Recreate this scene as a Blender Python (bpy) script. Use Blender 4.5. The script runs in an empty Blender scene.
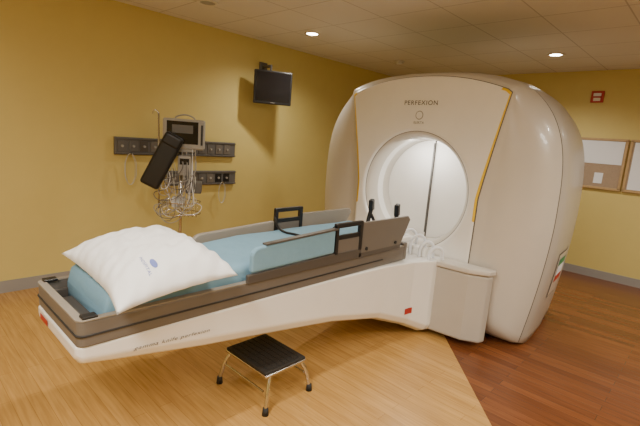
import bpy, bmesh, math, random
from mathutils import Vector, Matrix, noise
from mathutils.bvhtree import BVHTree
random.seed(3)
D=bpy.data; SC=bpy.context.scene
def link(o): SC.collection.objects.link(o); return o
# ---------------- materials ----------------
def mat(name,col,rough=.5,metal=0,noise_amt=0,scale=8,emit=None,coat=0,bump=0,bscale=60):
    m=D.materials.new(name); m.use_nodes=True; nt=m.node_tree; b=nt.nodes['Principled BSDF']
    b.inputs['Roughness'].default_value=rough; b.inputs['Metallic'].default_value=metal
    b.inputs['Base Color'].default_value=(*col,1); b.inputs['Coat Weight'].default_value=coat
    tc=nt.nodes.new('ShaderNodeTexCoord')
    n=nt.nodes.new('ShaderNodeTexNoise'); n.inputs['Scale'].default_value=scale; n.inputs['Detail'].default_value=4
    nt.links.new(tc.outputs['Object'],n.inputs['Vector'])
    r=nt.nodes.new('ShaderNodeValToRGB')
    k=noise_amt if noise_amt else .03
    r.color_ramp.elements[0].color=tuple(c*(1-k) for c in col)+(1,)
    r.color_ramp.elements[1].color=tuple(min(1,c*(1+k)) for c in col)+(1,)
    nt.links.new(n.outputs['Fac'],r.inputs['Fac']); nt.links.new(r.outputs['Color'],b.inputs['Base Color'])
    if bump:
        n2=nt.nodes.new('ShaderNodeTexNoise'); n2.inputs['Scale'].default_value=bscale
        nt.links.new(tc.outputs['Object'],n2.inputs['Vector'])
        bp=nt.nodes.new('ShaderNodeBump'); bp.inputs['Strength'].default_value=bump; bp.inputs['Distance'].default_value=.01
        nt.links.new(n2.outputs['Fac'],bp.inputs['Height']); nt.links.new(bp.outputs['Normal'],b.inputs['Normal'])
    if emit:
        b.inputs['Emission Color'].default_value=(*emit[0],1); b.inputs['Emission Strength'].default_value=emit[1]
    return m
M_wall=mat('wall_paint_yellow',(.65,.535,.19),.55,bump=.08,bscale=150)
M_base=mat('baseboard_grey',(.30,.29,.28),.5)
M_white=mat('shell_white',(.86,.845,.81),.25,coat=.25)
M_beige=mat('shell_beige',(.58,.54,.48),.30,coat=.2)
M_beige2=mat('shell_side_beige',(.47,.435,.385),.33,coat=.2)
M_seam=mat('seam_dark',(.10,.09,.08),.6)
M_yel=mat('accent_yellow',(.80,.53,.01),.4)
M_brown=mat('frame_taupe',(.085,.075,.066),.4)
M_taupe=mat('rail_taupe',(.155,.138,.12),.4)
M_taupe2=mat('far_rail_beige',(.27,.24,.20),.45)
M_dark=mat('tray_dark',(.025,.024,.025),.5)
M_black=mat('black_plastic',(.010,.010,.011),.4)
M_blue=mat('sheet_blue',(.19,.35,.47),.85,noise_amt=.08,bump=.25,bscale=25)
M_pillow=mat('pillow_cotton',(.82,.82,.82),.9,bump=.3,bscale=14)
M_chrome=mat('chrome',(.62,.6,.57),.2,1)
M_rubber=mat('rubber_black',(.015,.015,.015),.7)
M_grey=mat('device_grey',(.36,.35,.33),.45)
M_strip=mat('rail_grey',(.12,.115,.11),.5)
M_screen=mat('screen_glass',(.010,.010,.012),.12)
M_wood=mat('frame_oak',(.46,.31,.15),.5,noise_amt=.2,scale=20)
M_cork=mat('cork',(.36,.27,.19),.9,noise_amt=.25,scale=90)
M_paper=mat('paper_white',(.78,.80,.85),.8)
M_red=mat('label_red',(.45,.03,.02),.5)
M_blueink=mat('ink_blue',(.16,.20,.50),.8)
M_green=mat('label_green',(.05,.25,.10),.6)
M_ink=mat('ink_dark',(.04,.04,.045),.6)
M_tube=mat('clear_tubing',(.55,.55,.50),.3)
M_tread=mat('stool_tread_rubber',(.014,.013,.012),.6,bump=.5,bscale=120)
M_bulb=mat('downlight_lens',(1,.95,.85),.5,emit=((1,.93,.80),30))
M_bore_fill=mat('bore_fill_glow',(.9,.88,.84),.4,emit=((1,.95,.86),.6))  # faint glow for the added strip in the bore

# ---------------- helpers ----------------
def mesh_obj(name,verts,faces,m,smooth=False,mats=None,fm=None):
    me=D.meshes.new(name); me.from_pydata([tuple(v) for v in verts],[],faces); me.update()
    bm=bmesh.new(); bm.from_mesh(me); bmesh.ops.recalc_face_normals(bm,faces=bm.faces); bm.to_mesh(me); bm.free()
    for x in (mats or [m]): me.materials.append(x)
    if fm:
        for p,i in zip(me.polygons,fm): p.material_index=i
    if smooth:
        for p in me.polygons: p.use_smooth=True
    o=link(D.objects.new(name,me)); return o
def box(name,c,s,m,bev=0,rot=None,seg=3):
    bm=bmesh.new(); bmesh.ops.create_cube(bm,size=1)
    bmesh.ops.scale(bm,vec=s,verts=bm.verts)
    if bev: bmesh.ops.bevel(bm,geom=bm.edges[:],offset=bev,segments=seg,profile=.5,affect='EDGES')
    me=D.meshes.new(name); bm.to_mesh(me); bm.free(); me.materials.append(m)
    o=link(D.objects.new(name,me)); o.location=c
    if rot: o.rotation_euler=rot
    return o
def cyl(name,p0,p1,r,m,r2=None,n=24):
    p0=Vector(p0);p1=Vector(p1);d=p1-p0
    bm=bmesh.new(); bmesh.ops.create_cone(bm,cap_ends=True,segments=n,radius1=r,radius2=r if r2 is None else r2,depth=d.length)
    me=D.meshes.new(name); bm.to_mesh(me); bm.free(); me.materials.append(m)
    for p in me.polygons: p.use_smooth=len(p.vertices)==4
    o=link(D.objects.new(name,me)); o.location=(p0+p1)/2
    o.rotation_mode='QUATERNION'; o.rotation_quaternion=d.to_track_quat('Z','Y'); return o
def tube(name,pts,r,m,res=8,cyclic=False):
    c=D.curves.new(name,'CURVE'); c.dimensions='3D'; c.bevel_depth=r; c.bevel_resolution=4; c.use_fill_caps=True
    s=c.splines.new('BEZIER'); s.bezier_points.add(len(pts)-1)
    for b,p in zip(s.bezier_points,pts): b.co=p; b.handle_left_type=b.handle_right_type='AUTO'
    s.use_cyclic_u=cyclic; c.resolution_u=res
    o=D.objects.new(name,c); link(o); dg=bpy.context.evaluated_depsgraph_get()
    me=D.meshes.new_from_object(o.evaluated_get(dg)); D.objects.remove(o)
    me.materials.clear(); me.materials.append(m)
    for p in me.polygons: p.use_smooth=True
    return link(D.objects.new(name,me))
def group(name,loc,parts,rotz=0):
    e=link(D.objects.new(name,None)); e.location=loc; e.empty_display_size=.1
    for p in parts:
        p.location=Vector(p.location)-Vector(loc); p.parent=e
    if rotz: e.rotation_euler=(0,0,rotz)
    return e
def group_local(name,loc,parts,rotz=0):
    e=link(D.objects.new(name,None)); e.location=loc; e.rotation_euler=(0,0,rotz)
    for p in parts: p.parent=e
    return e
def prism(name,poly,axis,a,b,m,bev=0):
    def P(p,t): return {'x':(t,p[0],p[1]),'y':(p[0],t,p[1]),'z':(p[0],p[1],t)}[axis]
    n=len(poly); v=[P(p,a) for p in poly]+[P(p,b) for p in poly]
    f=[tuple(range(n)),tuple(range(2*n-1,n-1,-1))]+[(i,(i+1)%n,n+(i+1)%n,n+i) for i in range(n)]
    o=mesh_obj(name,v,f,m)
    if bev:
        md=o.modifiers.new('b','BEVEL'); md.width=bev; md.segments=3; md.limit_method='ANGLE'
    return o
def bvh_of(o):
    dg=bpy.context.evaluated_depsgraph_get(); bm=bmesh.new(); bm.from_object(o,dg); bm.transform(o.matrix_world)
    t=BVHTree.FromBMesh(bm); bm.free(); return t
def decal(name,bvh,origin,ax,ay,w,h,cast,m,nx=8,ny=8,off=.003,shape='rect'):
    O=Vector(origin);ax=Vector(ax);ay=Vector(ay);cast=Vector(cast); vs=[];fs=[]
    for j in range(ny+1):
        for i in range(nx+1):
            u=i/nx-.5;v=j/ny-.5
            if shape=='disc':
                U=2*u;V=2*v; u=U*math.sqrt(1-V*V/2)/2; v=V*math.sqrt(1-U*U/2)/2
            p=O+ax*u*w+ay*v*h
            hit,nr,_,_=bvh.ray_cast(p,cast)
            if hit is None: hit=p
            vs.append(hit-cast*off)
    for j in range(ny):
        for i in range(nx):
            a=j*(nx+1)+i; fs.append((a,a+1,a+nx+2,a+nx+1))
    return mesh_obj(name,vs,fs,m)
def text_on(name,bvh,txt,size,origin,ax,ay,cast,m,shear=0,off=.003,width=None,bold=0):
    c=D.curves.new(name,'FONT'); c.body=txt; c.size=size; c.align_x='CENTER'; c.align_y='CENTER'; c.shear=shear; c.space_character=1.15; c.offset=bold
    o=link(D.objects.new(name,c)); bpy.context.view_layer.update(); dg=bpy.context.evaluated_depsgraph_get()
    me=D.meshes.new_from_object(o.evaluated_get(dg)); D.objects.remove(o)
    xs=[v.co.x for v in me.vertices]; k=(width/(max(xs)-min(xs))) if width else 1
    O=Vector(origin);ax=Vector(ax);ay=Vector(ay);cast=Vector(cast)
    for v in me.vertices:
        p=O+ax*v.co.x*k+ay*v.co.y; hit=bvh.ray_cast(p,cast)[0]
        v.co=(hit or p)-cast*off
    me.materials.clear(); me.materials.append(m)
    return link(D.objects.new(name,me))

# ---------------- room ----------------
XL,XR,YB,YF,H=-4.55,3.0,6.75,-2.6,2.75
T=.12
box('wall_left',(XL-T/2,(YB+YF)/2,H/2),(T,YB-YF+2*T,H),M_wall)
box('wall_right',(XR+T/2,(YB+YF)/2,H/2),(T,YB-YF+2*T,H),M_wall)
box('wall_back',((XL+XR)/2,YB+T/2,H/2),(XR-XL,T,H),M_wall)
box('wall_front',((XL+XR)/2,YF-T/2,H/2),(XR-XL,T,H),M_wall)
box('baseboard_left',(XL+.006,(YB+YF)/2,.055),(.012,YB-YF,.11),M_base)
box('baseboard_back',((XL+XR)/2,YB-.006,.055),(XR-XL-.03,.012,.11),M_base)
box('baseboard_right',(XR-.006,(YB+YF)/2,.055),(.012,YB-YF,.11),M_base)
def floor_mat():
    m=D.materials.new('floor_wood_planks'); m.use_nodes=True; nt=m.node_tree; L=nt.links; N=nt.nodes; b=N['Principled BSDF']
    tc=N.new('ShaderNodeTexCoord')
    def planks(c1,c2,mort,rotz):
        mp=N.new('ShaderNodeMapping'); mp.inputs['Rotation'].default_value=(0,0,rotz); L.new(tc.outputs['Object'],mp.inputs['Vector'])
        br=N.new('ShaderNodeTexBrick'); br.inputs['Color1'].default_value=(*c1,1); br.inputs['Color2'].default_value=(*c2,1)
        br.inputs['Mortar'].default_value=(*mort,1); br.inputs['Scale'].default_value=1; br.inputs['Brick Width'].default_value=.9
        br.inputs['Row Height'].default_value=.075; br.inputs['Mortar Size'].default_value=.0012; br.offset=.37
        L.new(mp.outputs['Vector'],br.inputs['Vector'])
        mp2=N.new('ShaderNodeMapping'); mp2.inputs['Rotation'].default_value=(0,0,rotz); mp2.inputs['Scale'].default_value=(1.6,22,1) 
        L.new(tc.outputs['Object'],mp2.inputs['Vector'])
        no=N.new('ShaderNodeTexNoise'); no.inputs['Scale'].default_value=2.2; no.inputs['Detail'].default_value=6; L.new(mp2.outputs['Vector'],no.inputs['Vector'])
        r=N.new('ShaderNodeValToRGB'); r.color_ramp.elements[0].position=.3; r.color_ramp.elements[1].position=.7
        r.color_ramp.elements[0].color=(.74,.70,.66,1); r.color_ramp.elements[1].color=(1.0,1.0,1.0,1); L.new(no.outputs['Fac'],r.inputs['Fac'])
        mx=N.new('ShaderNodeMix'); mx.data_type='RGBA'; mx.blend_type='MULTIPLY'; mx.inputs[0].default_value=1
        L.new(br.outputs['Color'],mx.inputs[6]); L.new(r.outputs['Color'],mx.inputs[7]); return mx.outputs[2]
    oak=planks((.60,.355,.115),(.52,.295,.088),(.36,.19,.05),0)
    red=planks((.23,.078,.025),(.15,.048,.016),(.08,.026,.010),0)
    sp=N.new('ShaderNodeSeparateXYZ'); L.new(tc.outputs['Object'],sp.inputs[0])
    def math_(op,a,bb):
        n=N.new('ShaderNodeMath'); n.operation=op
        for i,x in enumerate((a,bb)):
            if isinstance(x,(int,float)): n.inputs[i].default_value=x
            else: L.new(x,n.inputs[i])
        return n.outputs[0]
    s=math_('ADD',math_('MULTIPLY',math_('ADD',sp.outputs['X'],1.57),.754),math_('MULTIPLY',math_('ADD',sp.outputs['Y'],-3.37),.657))
    g=math_('GREATER_THAN',s,0.0)
    mx=N.new('ShaderNodeMix'); mx.data_type='RGBA'; L.new(g,mx.inputs[0]); L.new(oak,mx.inputs[6]); L.new(red,mx.inputs[7])
    L.new(mx.outputs[2],b.inputs['Base Color']); b.inputs['Roughness'].default_value=.27
    return m
def planeobj(name,x0,x1,y0,y1,z,m,th):
    o=box(name,(0,0,0),(1,1,1),m); me=o.data
    for v in me.vertices:
        v.co=((x0 if v.co.x<0 else x1),(y0 if v.co.y<0 else y1),(z-th if v.co.z<0 else z))
    return o
planeobj('floor',XL-T,XR+T,YF-T,YB+T,0,floor_mat(),.1)
def ceil_mat():
    m=D.materials.new('ceiling_tiles'); m.use_nodes=True; nt=m.node_tree; L=nt.links; N=nt.nodes; b=N['Principled BSDF']
    tc=N.new('ShaderNodeTexCoord'); mp=N.new('ShaderNodeMapping'); mp.inputs['Location'].default_value=(.15,.25,0)
    L.new(tc.outputs['Object'],mp.inputs['Vector'])
    br=N.new('ShaderNodeTexBrick'); br.offset=0; br.inputs['Color1'].default_value=(.76,.73,.67,1); br.inputs['Color2'].default_value=(.74,.71,.65,1)
    br.inputs['Mortar'].default_value=(.52,.49,.44,1); br.inputs['Scale'].default_value=1; br.inputs['Brick Width'].default_value=.61
    br.inputs['Row Height'].default_value=.61; br.inputs['Mortar Size'].default_value=.006
    L.new(mp.outputs['Vector'],br.inputs['Vector']); L.new(br.outputs['Color'],b.inputs['Base Color'])
    no=N.new('ShaderNodeTexNoise'); no.inputs['Scale'].default_value=90; L.new(tc.outputs['Object'],no.inputs['Vector'])
    bp=N.new('ShaderNodeBump'); bp.inputs['Strength'].default_value=.2; bp.inputs['Distance'].default_value=.01; L.new(no.outputs['Fac'],bp.inputs['Height']); L.new(bp.outputs['Normal'],b.inputs['Normal'])
    b.inputs['Roughness'].default_value=.9; return m
planeobj('ceiling',XL-T,XR+T,YF-T,YB+T,H+.1,ceil_mat(),.1)

# ---------------- downlights ----------------
M_trim=mat('downlight_trim',(.75,.72,.66),.4)
def ringmesh(name,ri,ro,z0,z1,m,n=40):
    v=[];f=[]
    for i in range(n):
        a=2*math.pi*i/n;c,s=math.cos(a),math.sin(a)
        v+=[(ri*c,ri*s,z0),(ro*c,ro*s,z0),(ro*c,ro*s,z1),(ri*c,ri*s,z1)]
    for i in range(n):
        a=4*i;b=4*((i+1)%n)
        for k in range(4): f.append((a+k,a+(k+1)%4,b+(k+1)%4,b+k))
    return mesh_obj(name,v,f,m)
LC=(1,.92,.79)
def downlight(x,y,power,spot=150):
    p=[ringmesh('trim_ring',.065,.09,-.012,0,M_trim),cyl('lens',(0,0,-.006),(0,0,-.001),.066,M_bulb)]
    ld=D.lights.new('downlight_bulb','SPOT'); ld.energy=power; ld.color=LC; ld.spot_size=math.radians(spot); ld.spot_blend=.8; ld.shadow_soft_size=.06
    lo=link(D.objects.new('bulb',ld)); lo.location=(0,0,-.04); p.append(lo)
    return group_local('recessed_downlight',(x,y,H),p)
for x,y,e in [(-3.65,3.55,80),(-1.67,5.55,90),(-3.65,-.2,35),(-1.6,1.0,120),(-1.6,-1.2,55),(.6,1.2,95),(.6,3.6,85),(.6,5.55,90),(2.4,1.2,45)]:
    downlight(x,y,e)
group_local('ceiling_speaker',(-3.73,2.26,H),[ringmesh('rim',.07,.1,-.012,0,M_trim),cyl('grille',(0,0,-.008),(0,0,0),.07,M_grey)])
group_local('smoke_detector',(-3.64,5.3,H),[cyl('plate',(0,0,-.012),(0,0,0),.075,M_trim),cyl('dome',(0,0,-.045),(0,0,-.012),.035,M_trim,.06)])
M_diff=mat('fill_panel_diffuser',(.9,.87,.8),.5,emit=((1,.93,.80),1.2))  # glowing face of the added fill panels
def fill_panel(x,y,e):  # unseen ceiling panel added as general fill light
    fr=box('frame',(0,0,-.01),(1.22,.61,.02),M_trim); df=box('diffuser',(0,0,-.0225),(1.14,.53,.005),M_diff)
    ld=D.lights.new('fill_area','AREA'); ld.shape='RECTANGLE'; ld.size=1.1; ld.size_y=.5; ld.energy=e; ld.color=(1,.95,.86)
    lo=link(D.objects.new('fill_light',ld)); lo.location=(0,0,-.03)
    return group_local('ceiling_fill_panel',(x,y,H),[fr,df,lo])
fill_panel(-.6,-.6,95); fill_panel(1.6,2.6,60)  # both out of view, added to lift the room light

# ---------------- radiosurgery machine ----------------
CX=-2.05; CZ=1.19
def radius(inside,th):
    lo,hi=0,3.0;c,s=math.cos(th),math.sin(th)
    for _ in range(30):
        m_=(lo+hi)/2
        if inside(m_*c,CZ+m_*s): lo=m_
        else: hi=m_
    return lo
def body(hw,zt,zb=0.0,n=3.1,taper=.11):
    zc=1.1
    def f(x,z):
        h=hw+(.14 if x<0 else 0)
        if z<zb: return False
        if z>=zc: return abs(x/h)**n+abs((z-zc)/(zt-zc))**n<=1
        return abs(x)<=h*(1-taper*((zc-z)/zc)**1.6)
    return f
def panel(x,z):
    if z<.42: return False
    if z<1.2: w=.60
    else:
        t=min(1,(z-1.2)/.9); w=.60+.17*t**1.1
    if abs(x)>w: return False
    return z<=2.17-.13*(abs(x)/.76)**2.2
NA=180
TH=[2*math.pi*i/NA-math.pi/2 for i in range(NA)]
rp=[max(.60,radius(panel,t)) for t in TH]
rings=[];zone=[]
def add(rs,y,zn): rings.append((rs,y)); zone.append(zn)
add([.47]*NA,3.74,0); add([.47]*NA,3.60,1); add([.475]*NA,3.52,0); add([.50]*NA,3.43,0); add([.53]*NA,3.40,4); add([.535]*NA,3.398,1)
add([.545]*NA,3.385,1)
add([.565]*NA,3.378,1)
for k in range(1,6):
    t=k/5; add([.565*(1-t)+r*t for r in rp],3.378,1)
zone[-1]=2
add([r+.020 for r in rp],3.379,4)
add([r+.026 for r in rp],3.392,3)
rb=[radius(body(1.18,2.25),t) for t in TH]
tl=[1/12*k for k in range(1,10)]+[.77,.785,10/12,11/12,1]
for tt in tl:
    t=tt*math.pi/2
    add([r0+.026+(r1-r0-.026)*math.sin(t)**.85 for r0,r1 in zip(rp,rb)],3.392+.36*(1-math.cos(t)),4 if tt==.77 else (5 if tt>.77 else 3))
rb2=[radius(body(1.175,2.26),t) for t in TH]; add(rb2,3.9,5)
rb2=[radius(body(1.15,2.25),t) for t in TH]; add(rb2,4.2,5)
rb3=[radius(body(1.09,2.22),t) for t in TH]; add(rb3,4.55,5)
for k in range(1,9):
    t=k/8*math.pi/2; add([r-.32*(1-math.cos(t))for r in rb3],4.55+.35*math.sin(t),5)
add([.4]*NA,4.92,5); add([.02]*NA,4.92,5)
V=[];F=[];FM=[]
for rs,y in rings:
    for r,t in zip(rs,TH):
        V.append((CX+r*math.cos(t),y,max(0.0,CZ+r*math.sin(t))))
for i in range(len(rings)-1):
    for j in range(NA):
        a=i*NA+j;b=i*NA+(j+1)%NA
        F.append((a,b,b+NA,a+NA)); FM.append(zone[i])
F.append(tuple(range(NA))); FM.append(4)
for k,(f) in enumerate(F[:-1]):
    if FM[k]==2:
        zz=V[f[0]][2]; xx=abs(V[f[0]][0]-CX)
        if zz<1.0 or (zz>1.8 and xx<.70): FM[k]=1
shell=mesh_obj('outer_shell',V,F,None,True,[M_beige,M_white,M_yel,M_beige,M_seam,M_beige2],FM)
parts=[shell]
bv=bvh_of(shell)
for sgn,nm in((-1,'shield_door_1'),(1,'shield_door_2')):
    vs=[];fs=[];n=24;m_=8
    for i in range(n+1):
        a=-math.pi/2+math.pi*i/n
        zz=math.sin(a)*.468; w=math.cos(a)*.468
        for j in range(m_+1):
            x=.008+(max(w,.010)-.008)*j/m_
            vs.append((CX+sgn*x,3.70+.03*(1-(x/.47)**2),CZ+zz))
    for i in range(n):
        for j in range(m_):
            a=i*(m_+1)+j; fs.append((a,a+1,a+m_+2,a+m_+1))
    parts.append(mesh_obj(nm,vs,fs,M_white,True))
parts.append(box('door_gap_rail',(CX,3.734,CZ),(.02,.006,.9),M_seam))
parts.append(cyl('gap_rod',(CX+.003,3.705,CZ-.42),(CX+.003,3.705,CZ+.44),.008,M_strip))
parts.append(box('bore_fill_strip',(CX,3.50,CZ+.464),(.24,.03,.008),M_bore_fill,.003))  # glowing strip added with the bore fill, not a known machine part
ld=D.lights.new('bore_fill_light','AREA'); ld.shape='RECTANGLE'; ld.size=.30; ld.size_y=.04; ld.energy=5; ld.color=(1,.97,.9)  # fill light added inside the bore to brighten the doors
lo=link(D.objects.new('bore_fill_light',ld)); lo.location=(CX,3.49,CZ+.452); lo.rotation_euler=(math.radians(15),0,0); parts.append(lo)
parts.append(text_on('lettering',bv,'PERFEXION',.055,(CX,2.9,1.965),(1,0,0),(0,0,1),(0,1,0),M_ink,width=.33))
parts.append(decal('badge',bv,(CX,2.9,1.86),(1,0,0),(0,0,1),.078,.078,(0,1,0),M_grey,shape='disc'))
parts.append(decal('badge_face',bv,(CX,2.9,1.86),(1,0,0),(0,0,1),.062,.062,(0,1,0),M_white,shape='disc',off=.005))
parts.append(text_on('badge_lettering',bv,'ELEKTA',.03,(CX,2.9,1.795),(1,0,0),(0,0,1),(0,1,0),M_ink,width=.10))
parts.append(decal('side_label',bv,(0,4.12,.60),(0,1,0),(0,0,1),.46,.40,(-1,0,0),M_seam,off=.002))
parts.append(decal('side_label_face',bv,(0,4.12,.60),(0,1,0),(0,0,1),.43,.375,(-1,0,0),M_beige,off=.004))
parts.append(decal('side_label_green',bv,(0,4.12,.71),(0,1,0),(0,0,1),.30,.06,(-1,0,0),M_green,off=.006))
parts.append(decal('side_label_white',bv,(0,4.12,.635),(0,1,0),(0,0,1),.30,.09,(-1,0,0),M_paper,off=.006))
parts.append(decal('side_label_red',bv,(0,4.12,.56),(0,1,0),(0,0,1),.30,.06,(-1,0,0),M_red,off=.006))
group('radiosurgery_machine',(CX,4.1,0),parts)

# ---------------- patient couch ----------------
parts=[]
for sgn in(1,-1):
    i=1 if sgn>0 else 2
    poly=[(CX+sgn*.40,3.372),(CX+sgn*.40,3.20),(CX+sgn*.70,3.23),(CX+sgn*.83,3.30),(CX+sgn*.85,3.372)]
    parts.append(prism('docking_fairing_%d'%i,poly,'z',.05,.62,M_beige2,.02))
    poly=[(CX+sgn*.40,3.372),(CX+sgn*.40,3.185),(CX+sgn*.705,3.215),(CX+sgn*.845,3.29),(CX+sgn*.865,3.372)]
    parts.append(prism('fairing_cap_%d'%i,poly,'z',.622,.67,M_beige,.015))
prof=[(.515,.27,.635,.69),(.54,.29,.60,.69),(.7,.295,.565,.69),(1.1,.30,.49,.69),(1.6,.30,.42,.69),(2.1,.305,.35,.69),(2.6,.33,.25,.69),(2.95,.37,.12,.68),(3.15,.43,.03,.67),(3.37,.45,.0,.66)]
V=[];F=[]
def sec(y,hw,zb,zt):
    h=zt-zb; c=min(.05,h*.3)
    return [(CX+x,y,z) for x,z in [(-hw,zt),(-hw,zb+c*1.5),(-hw+c*.5,zb+c*.5),(-hw+c*1.6,zb),(hw-c*1.6,zb),(hw-c*.5,zb+c*.5),(hw,zb+c*1.5),(hw,zt)]]
for p in prof: V+=sec(*p)
n=8
for i in range(len(prof)-1):
    for j in range(n):
        a=i*n+j;b=i*n+(j+1)%n; F.append((a,b,b+n,a+n))
F+= [tuple(range(n)),tuple(range(len(V)-n,len(V)))[::-1]]
base=mesh_obj('cantilever_base',V,F,M_white)
md=base.modifiers.new('b','BEVEL'); md.width=.01; md.segments=3; md.limit_method='ANGLE'; md.angle_limit=math.radians(25)
parts.append(base); bb=bvh_of(base)
def urim(name,hw,y0,y1,rc,th,z0,z1,m,bev=.006):
    def path(w,yf,r):
        pts=[(w,y1)]
        for k in range(9):
            a=k/8*math.pi/2; pts.append((w-r+r*math.cos(a),yf+r-r*math.sin(a)))
        for k in range(9):
            a=k/8*math.pi/2; pts.append((-w+r-r*math.sin(a),yf+r-r*math.cos(a)))
        pts.append((-w,y1)); return pts
    o=path(hw,y0,rc); i=path(hw-th,y0+th,max(.01,rc-th)); k=len(o)
    V=[(CX+x,y,z) for pts,z in((o,z0),(o,z1),(i,z1),(i,z0)) for x,y in pts]
    F=[]
    for r in range(4):
        a=r*k;b=((r+1)%4)*k
        for j in range(k-1): F.append((a+j,a+j+1,b+j+1,b+j))
    F+=[(0,k,2*k,3*k),(k-1,2*k-1,3*k-1,4*k-1)]
    ob=mesh_obj(name,V,F,m)
    md=ob.modifiers.new('b','BEVEL'); md.width=bev; md.segments=2; md.limit_method='ANGLE'
    return ob
parts.append(urim('frame_rim',.297,.52,2.92,.035,.03,.69,.80,M_taupe))
parts.append(urim('frame_lip',.302,.515,2.6,.035,.012,.735,.743,M_dark,.002))
parts.append(urim('frame_top_trim',.299,.518,2.92,.035,.034,.80,.808,M_taupe2,.002))
parts.append(box('deck_tray',(CX,1.72,.70),(.53,2.36,.02),M_dark))
parts.append(urim('foot_step_rim',.255,.56,2.8,.03,.02,.71,.765,M_brown))
parts.append(box('head_crossbar',(CX,2.90,.76),(.60,.05,.14),M_taupe,.01))
parts.append(box('foot_shelf',(CX,.61,.725),(.38,.08,.03),M_brown,.01))
for sx in(.27,-.27):
    parts.append(box('corner_latch',(CX+sx,.57,.812),(.045,.06,.012),M_black,.004))
for sgn,i in((1,1),(-1,2)):
    x=CX+sgn*.30; s=.022
    def pb(nm,y0,y1,z0,z1,m,bev=.006,t=s): return box(nm+'_%d'%i,(x,(y0+y1)/2,(z0+z1)/2),(t,y1-y0,z1-z0),m,bev)
    zt=1.05 if sgn>0 else 1.01
    gm=M_taupe if sgn>0 else M_taupe2
    parts.append(prism('guard_panel_%d'%i,[(2.30,.83),(2.30,zt),(2.88,zt),(2.91,zt-.03),(2.80,.83)],'x',x-s/2,x+s/2,gm,.006))
    parts.append(prism('guard_low_%d'%i,[(1.34,.80),(1.34,.85),(2.04,.87),(2.31,.87),(2.31,.80)],'x',x-s/2,x+s/2,M_brown,.005))
    zp=1.03 if sgn>0 else .975
    pp=[(1.36,.86)]+[(1.42-.06*math.cos(a),zp-.075+.045*math.sin(a)) for a in [0,.4,.8,1.2,1.57]]+[(2.02,zp),(2.02,.875)]
    parts.append(prism('side_pad_%d'%i,pp,'x',x-.016,x+.016,M_blue if sgn>0 else M_taupe2,.012))
    if sgn>0: parts.append(prism('side_pad_edge',[(1.45,zp-.028),(1.45,zp-.018),(2.04,zp+.008),(2.04,zp-.004)],'x',x-.019,x+.019,M_brown,.002))
    parts.append(pb('guard_foot',2.28,2.80,.80,.84,M_brown))
    parts.append(pb('handle_post',2.03,2.055,.86,1.055,M_black,.004,.03))
    parts.append(pb('handle_post_b',2.275,2.305,.86,1.055,M_black,.004,.03))
    parts.append(pb('handle_top',2.03,2.305,1.035,1.065,M_black,.006,.032))
    parts.append(pb('handle_mid',2.05,2.28,.955,.985,M_black,.004,.02))
    parts.append(pb('handle_infill',2.05,2.28,.86,.955,M_taupe,.003,.016))
    parts.append(cyl('pivot_a_%d'%i,(x+sgn*.01,2.36,.86),(x+sgn*.02,2.36,.86),.012,M_black))
    parts.append(cyl('pivot_b_%d'%i,(x+sgn*.01,2.72,.86),(x+sgn*.02,2.72,.86),.012,M_black))
parts.append(tube('restraint_strap',[(CX-.29,2.02,1.0),(CX-.2,1.99,.94),(CX,1.98,.935),(CX+.2,2.0,.95),(CX+.29,2.03,1.04)],.008,M_black))
parts.append(text_on('side_lettering',bb,'gamma knife perfexion',.024,(0,.93,.615),(0,1,-.05),(0,0,1),(-1,0,0),M_ink,shear=.3,width=.38,off=.006))
parts.append(decal('red_label',bb,(0,2.93,.27),(0,1,0),(0,0,1),.085,.05,(-1,0,0),M_red,off=.003))
parts.append(decal('foot_label',bb,(CX-.16,0,.655),(1,0,0),(0,0,1),.12,.03,(0,1,0),M_red,off=.003))
parts.append(box('head_platform',(CX,3.05,.80),(.34,.28,.05),M_white,.015))
for sx in(.12,-.12):
    parts.append(tube('frame_arm',[(CX+sx,2.93,.82),(CX+sx*1.15,2.96,.92),(CX+sx*1.1,2.98,1.02)],.018,M_black))
    parts.append(box('frame_clamp',(CX+sx*1.1,2.98,1.06),(.04,.06,.10),M_black,.01,(.2,0,.3)))
parts.append(tube('adapter_hoop',[(CX-.13,2.98,.98),(CX-.08,3.0,.90),(CX,3.0,.87),(CX+.08,3.0,.90),(CX+.13,2.98,.98)],.014,M_black))
for k,(xa,za) in enumerate([(.10,.84),(.19,.81),(.28,.77),(.37,.74)]):
    parts.append(tube('dock_handle_%d'%(k+1),[(CX+xa,3.16,.66),(CX+xa+.01,3.17,za),(CX+xa+.06,3.22,za+.03),(CX+xa+.08,3.26,.66)],.013,M_paper))
parts.append(box('dock_connector',(CX+.22,3.24,.70),(.18,.08,.09),M_white,.02))

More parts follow.
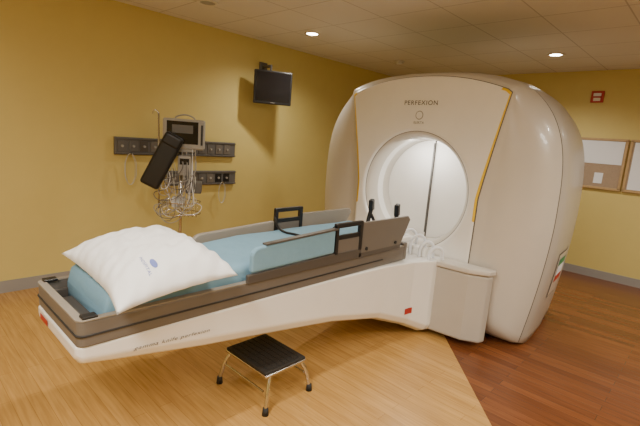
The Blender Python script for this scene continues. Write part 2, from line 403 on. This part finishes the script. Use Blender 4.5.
def mattress():
    hw=.255;y0,y1=.64,2.84;z0,z1=.712,.89
    ny=120;V=[];F=[]
    R=.04
    cs=[(hw,z0),(hw,z0+.06),(hw,z1-R)]
    for k in range(1,6):
        a=k/5*math.pi/2; cs.append((hw-R+R*math.cos(a),z1-R+R*math.sin(a)))
    for k in range(1,14): cs.append((hw-R-(2*hw-2*R)*k/14,z1))
    for k in range(0,6):
        a=k/5*math.pi/2; cs.append((-hw+R-R*math.sin(a),z1-R+R*math.cos(a)))
    cs+=[(-hw,z0+.06),(-hw,z0)]
    n=len(cs)
    for j in range(ny+1):
        t=j/ny; y=y0+(y1-y0)*t
        e=min(t,1-t)*(y1-y0); k=1 if e>.04 else math.sqrt(max(0,1-(1-e/.04)**2))
        lift=.03*min(1,max(0,(y-1.3)/.35))
        for (x,z) in cs:
            up=(z-z0)/(z1-z0)
            w=noise.noise(Vector((x*5,y*3,z*4)))*.008+noise.noise(Vector((x*16,y*7,z*6)))*.003
            zz=z0+(z-z0)*(.55+.45*k)+up*(lift+w)
            V.append((CX+x*(.97+.03*k)+(w*.8 if up<.9 else 0)*(1 if x>0 else -1),y,zz))
    for j in range(ny):
        for i in range(n-1):
            a=j*n+i; F.append((a,a+1,a+n+1,a+n))
        F.append((j*n+n-1,j*n,(j+1)*n,(j+1)*n+n-1))
    F+=[tuple(range(n)),tuple(range(ny*n,ny*n+n))[::-1]]
    return mesh_obj('mattress',V,F,M_blue,True)
parts.append(mattress())
group('patient_couch',(CX,1.9,0),parts)

# pillow
def pillow():
    n=64;V=[];F=[]
    W,Dp,Hh=.378,.270,.122
    for side in(1,-1):
        for j in range(n+1):
            for i in range(n+1):
                u=i/n*2-1;v=j/n*2-1
                x=u*W*(1-.06*(1-v*v)*abs(u)); y=v*Dp*(1-.09*(1-u*u)*abs(v))
                t=(max(0,1-abs(u)**2.6)**.55)*(max(0,1-abs(v)**2.6)**.55)
                wr=noise.noise(Vector((u*2.2,v*3,side)))*.020*t+noise.noise(Vector((u*7+v*3,v*4,side*2)))*.012*t**.5
                wr+=.006*math.sin(u*26+v*5)*(abs(v)**3)*t**.3+.005*math.sin(v*19+u*4)*(abs(u)**3)*t**.3
                z=side*Hh*t*(1.0 if side>0 else .35)+wr*(1 if side>0 else .3)
                over=max(0,x-.20); z-=over*over*1.2
                z+= .03*v+.012*max(0,-u)
                V.append((x,y,z))
    m_=(n+1)**2
    for s in range(2):
        for j in range(n):
            for i in range(n):
                a=s*m_+j*(n+1)+i; F.append((a,a+1,a+n+2,a+n+1))
    o=mesh_obj('pillow',V,F,M_pillow,True)
    bm=bmesh.new(); bm.from_mesh(o.data); bmesh.ops.remove_doubles(bm,verts=bm.verts,dist=.0006); bmesh.ops.recalc_face_normals(bm,faces=bm.faces); bm.to_mesh(o.data); bm.free()
    for p in o.data.polygons: p.use_smooth=True
    return o
pl=pillow(); pl.location=(-1.945,.885,.95); pl.rotation_euler=(0,.0,-.03)
bpy.context.view_layer.update(); bp_=bvh_of(pl)
lg=decal('printed_logo',bp_,(-1.69,.80,1.4),(1,0,0),(0,1,0),.045,.03,(0,0,-1),M_blueink,off=.002,shape='disc')
lg2=text_on('printed_text',bp_,'HOSPITAL',.02,(-1.69,.765,1.4),(1,0,0),(0,1,0),(0,0,-1),M_blueink,off=.002)
for o in(lg,lg2):
    o.parent=pl; o.matrix_parent_inverse=pl.matrix_world.inverted()

# ---------------- step stool ----------------
sx,sy=-1.91,1.64; parts=[]
parts.append(box('tread',(sx,sy,.235),(.40,.32,.02),M_tread,.008))
parts.append(box('tread_skirt',(sx,sy,.218),(.405,.325,.018),M_chrome,.006))
for i in range(7): parts.append(box('tread_rib',(sx,sy-.12+.04*i,.246),(.37,.008,.004),M_tread))
ft=[(-.215,-.19),(.225,-.17),(.21,.2),(-.21,.19)]
for i,(a,b) in enumerate(ft):
    parts.append(tube('leg_%d'%(i+1),[(sx+a*.82,sy+b*.68,.215),(sx+a*.92,sy+b*.85,.15),(sx+a,sy+b,.03)],.012,M_chrome))
    parts.append(cyl('foot_tip_%d'%(i+1),(sx+a,sy+b,0),(sx+a,sy+b,.045),.02,M_rubber,.016))
for s_ in(1,-1):
    parts.append(tube('brace_%d'%(1 if s_>0 else 2),[(sx-.19,sy+s_*.165,.13),(sx+.19,sy+s_*.165,.13)],.007,M_chrome))
group('step_stool',(sx,sy,0),parts)

# ---------------- wall TV ----------------
ph=math.radians(60)
parts=[box('housing',(0,0,0),(.47,.05,.40),M_black,.01),box('screen',(0,-.0265,.008),(.43,.004,.35),M_screen,.001),
       box('bezel_logo',(0,-.027,-.183),(.05,.003,.006),M_grey),box('rear_box',(0,.045,0),(.3,.05,.28),M_black,.01)]
tv=group_local('wall_television',(-4.24,3.51,2.16),parts,ph)
br=[box('wall_plate',(-4.54,3.58,2.43),(.02,.12,.12),M_strip,.004),
    cyl('arm',(-4.53,3.58,2.43),(-4.28,3.50,2.42),.016,M_strip),cyl('drop_rod',(-4.28,3.50,2.43),(-4.30,3.50,2.2),.014,M_strip)]
for o in br: o.parent=tv
bpy.context.view_layer.update()
for o in br: o.matrix_parent_inverse=tv.matrix_world.inverted()

# ---------------- wall service rails ----------------
def rail(z,y0,y1,h):
    p=[box('channel',(XL+.02,(y0+y1)/2,z),(.036,y1-y0,h),M_strip,.006)]
    p.append(box('upper_track',(XL+.045,(y0+y1)/2,z+h/2-.015),(.014,y1-y0,.012),M_strip,.002))
    p.append(box('lower_track',(XL+.045,(y0+y1)/2,z-h/2+.015),(.014,y1-y0,.012),M_strip,.002))
    y=y0+.07
    while y<y1-.05:
        p.append(box('outlet_plate',(XL+.041,y,z),(.01,.085,h*.6),random.choice([M_black,M_strip,M_brown,M_taupe]),.002))
        p.append(cyl('gas_port',(XL+.045,y,z),(XL+.06,y,z),.013,M_grey)); y+=.115
    return group('medical_wall_rail',(XL,(y0+y1)/2,z),p)
rail(1.365,1.72,3.18,.18); rail(1.02,2.3,3.2,.17)

# ---------------- patient monitor stand ----------------
px,py=-4.05,2.20; parts=[]
parts.append(cyl('pole',(px,py,.10),(px,py,1.42),.017,M_chrome))
parts.append(cyl('hub',(px,py,.07),(px,py,.13),.045,M_grey))
for k in range(5):
    a=2*math.pi*k/5+.3; ex,ey=px+.27*math.cos(a),py+.27*math.sin(a)
    parts.append(tube('base_leg_%d'%(k+1),[(px,py,.10),(px+.14*math.cos(a),py+.14*math.sin(a),.085),(ex,ey,.07)],.016,M_grey))
    parts.append(cyl('caster_%d'%(k+1),(ex-.012,ey,.028),(ex+.012,ey,.028),.028,M_rubber))
R=math.radians(56)
def rl(x,y,z):
    c,s=math.cos(R),math.sin(R); return (px+x*c-y*s,py+x*s+y*c,z)
parts.append(box('monitor_body',rl(.025,0,1.53),(.40,.17,.30),M_grey,.02,(0,0,R)))
parts.append(box('monitor_screen',rl(.015,-.088,1.545),(.30,.006,.22),M_screen,.002,(0,0,R)))
parts.append(box('monitor_display',rl(.015,-.092,1.58),(.20,.003,.08),M_strip,0,(0,0,R)))
parts.append(box('monitor_keys',rl(.20,-.088,1.53),(.02,.006,.2),M_black,.002,(0,0,R)))
parts.append(tube('monitor_handle',[rl(-.07,0,1.67),rl(-.05,0,1.70),rl(.11,0,1.70),rl(.13,0,1.67)],.008,M_grey))
parts.append(box('mount_plate',rl(.02,0,1.37),(.22,.14,.03),M_grey,.006,(0,0,R)))
parts.append(box('infusion_pump',rl(.04,-.04,1.22),(.13,.13,.2),M_grey,.015,(0,0,R)))
parts.append(box('pump_display',rl(.04,-.107,1.26),(.09,.004,.06),M_screen,.001,(0,0,R)))
parts.append(box('module_box',rl(.13,-.03,1.0),(.16,.14,.12),M_strip,.012,(0,0,R)))
parts.append(box('module_box_lower',rl(-.02,-.03,.84),(.12,.12,.1),M_paper,.012,(0,0,R)))
bz=.72
for zz in(bz,bz+.12):
    parts.append(tube('basket_ring',[rl(-.16,-.1,zz),rl(.16,-.1,zz),rl(.16,.1,zz),rl(-.16,.1,zz)],.005,M_chrome,4,True))
for i in range(9):
    x=-.16+.04*i; parts.append(tube('basket_wire',[rl(x,-.11,bz+.12),rl(x,-.11,bz),rl(x,.11,bz),rl(x,.11,bz+.12)],.0025,M_chrome,2))
q=box('cuff_pad',rl(-.17,-.15,1.25),(.19,.10,.54),M_black,.03,(0,math.radians(26),R),5); parts.append(q)
parts.append(box('pad_top_block',rl(-.07,-.15,1.46),(.18,.12,.12),M_black,.025,(0,math.radians(26),R),4))
parts.append(cyl('pad_arm',rl(-.12,-.1,1.34),rl(0,0,1.33),.014,M_chrome))
parts.append(cyl('drip_pole',rl(-.22,.05,.75),rl(-.23,.05,1.72),.009,M_chrome))
parts.append(cyl('drip_pole_bracket',rl(-.22,.05,.80),rl(0,0,.80),.010,M_chrome))
parts.append(tube('drip_hook',[rl(-.23,.05,1.72),rl(-.27,.05,1.75),rl(-.29,.05,1.71)],.005,M_chrome))
rnd=random.Random(5)
for i in range(24):
    x0=rnd.uniform(-.18,.20); z0=rnd.uniform(1.05,1.40); x1=rnd.uniform(-.25,.25); z1=rnd.uniform(.75,1.15)
    zl=min(z0,z1)-rnd.uniform(.05,.25)
    parts.append(tube('cable_%d'%(i+1),[rl(x0,-.09,z0),rl(x0*.8+.02,-.13,(z0+zl)/2),rl((x0+x1)/2,-.13,max(.62,zl)),rl(x1,-.12,(z1+zl)/2),rl(x1*.6,-.08,z1)],rnd.choice([.003,.004]),rnd.choice([M_tube,M_grey,M_grey,M_strip,M_paper]),8))
group('patient_monitor_stand',(px,py,0),parts)

def coil(name,y,z,r,m):
    ps=[]
    for k in range(2):
        pts=[(XL+.075+.008*k,y+r*math.cos(a)*(.5+.1*k),z-r*1.5+r*1.6*math.sin(a)) for a in [i*math.pi/4 for i in range(8)]]
        ps.append(tube('loop_%d'%(k+1),pts,.003,m,6,True))
    ps.append(cyl('hook',(XL+.04,y,z+.09*r),(XL+.10,y,z+.09*r),.008,M_chrome))
    return group(name,(XL+.08,y,z),ps)
coil('coiled_tubing',1.86,1.28,.10,M_tube); coil('coiled_tubing',2.98,.96,.08,M_tube)

# ---------------- bulletin boards ----------------
def board(x0,x1,z0,z1,papers):
    cx,cz=(x0+x1)/2,(z0+z1)/2; y=YB-.012; p=[box('cork_panel',(cx,y,cz),(x1-x0,.016,z1-z0),M_cork)]
    for nm,c,s in[('frame_top',(cx,z1),(x1-x0+.03,.03)),('frame_bottom',(cx,z0),(x1-x0+.03,.03)),('frame_a',(x0,cz),(.03,z1-z0)),('frame_b',(x1,cz),(.03,z1-z0))]:
        p.append(box(nm,(c[0],y-.008,c[1]),(s[0],.024,s[1]),M_wood,.003))
    for i,(a,b,w,h) in enumerate(papers): p.append(box('notice_%d'%(i+1),(a,y-.0095-.0004*i,b),(w,.003,h),M_paper))
    return group('bulletin_board',(cx,y,cz),p)
board(-1.80,-1.0,1.22,1.86,[(-1.29,1.69,.54,.30),(-1.62,1.69,.1,.28),(-1.25,1.35,.1,.14)])
board(-.95,-.15,1.22,1.86,[(-.73,1.54,.37,.60),(-.35,1.54,.35,.58)])
group('fire_alarm',(-1.43,YB,2.41),[box('back_plate',(-1.43,YB-.012,2.41),(.15,.024,.15),M_red,.006),box('strobe_lens',(-1.43,YB-.034,2.435),(.09,.02,.04),M_paper,.006),box('horn_grille',(-1.43,YB-.028,2.375),(.08,.01,.04),M_trim,.002)])

# ---------------- world & camera ----------------
w=D.worlds.new('room_world'); SC.world=w; w.use_nodes=True
w.node_tree.nodes['Background'].inputs[0].default_value=(.9,.8,.65,1); w.node_tree.nodes['Background'].inputs[1].default_value=.05
cd=D.cameras.new('camera'); cam=link(D.objects.new('camera',cd)); cd.lens=24; cd.sensor_width=36; cd.clip_start=.05
Rv=Vector((.7192,.6907,.0755)).normalized(); Bv=Vector((.6727,-.7193,.1736)); Bv=(Bv-Rv*Bv.dot(Rv)).normalized(); Uv=Bv.cross(Rv)
m=Matrix((Rv,Uv,Bv)).transposed().to_4x4(); m.translation=(0,0,1.6); cam.matrix_world=m
SC.camera=cam
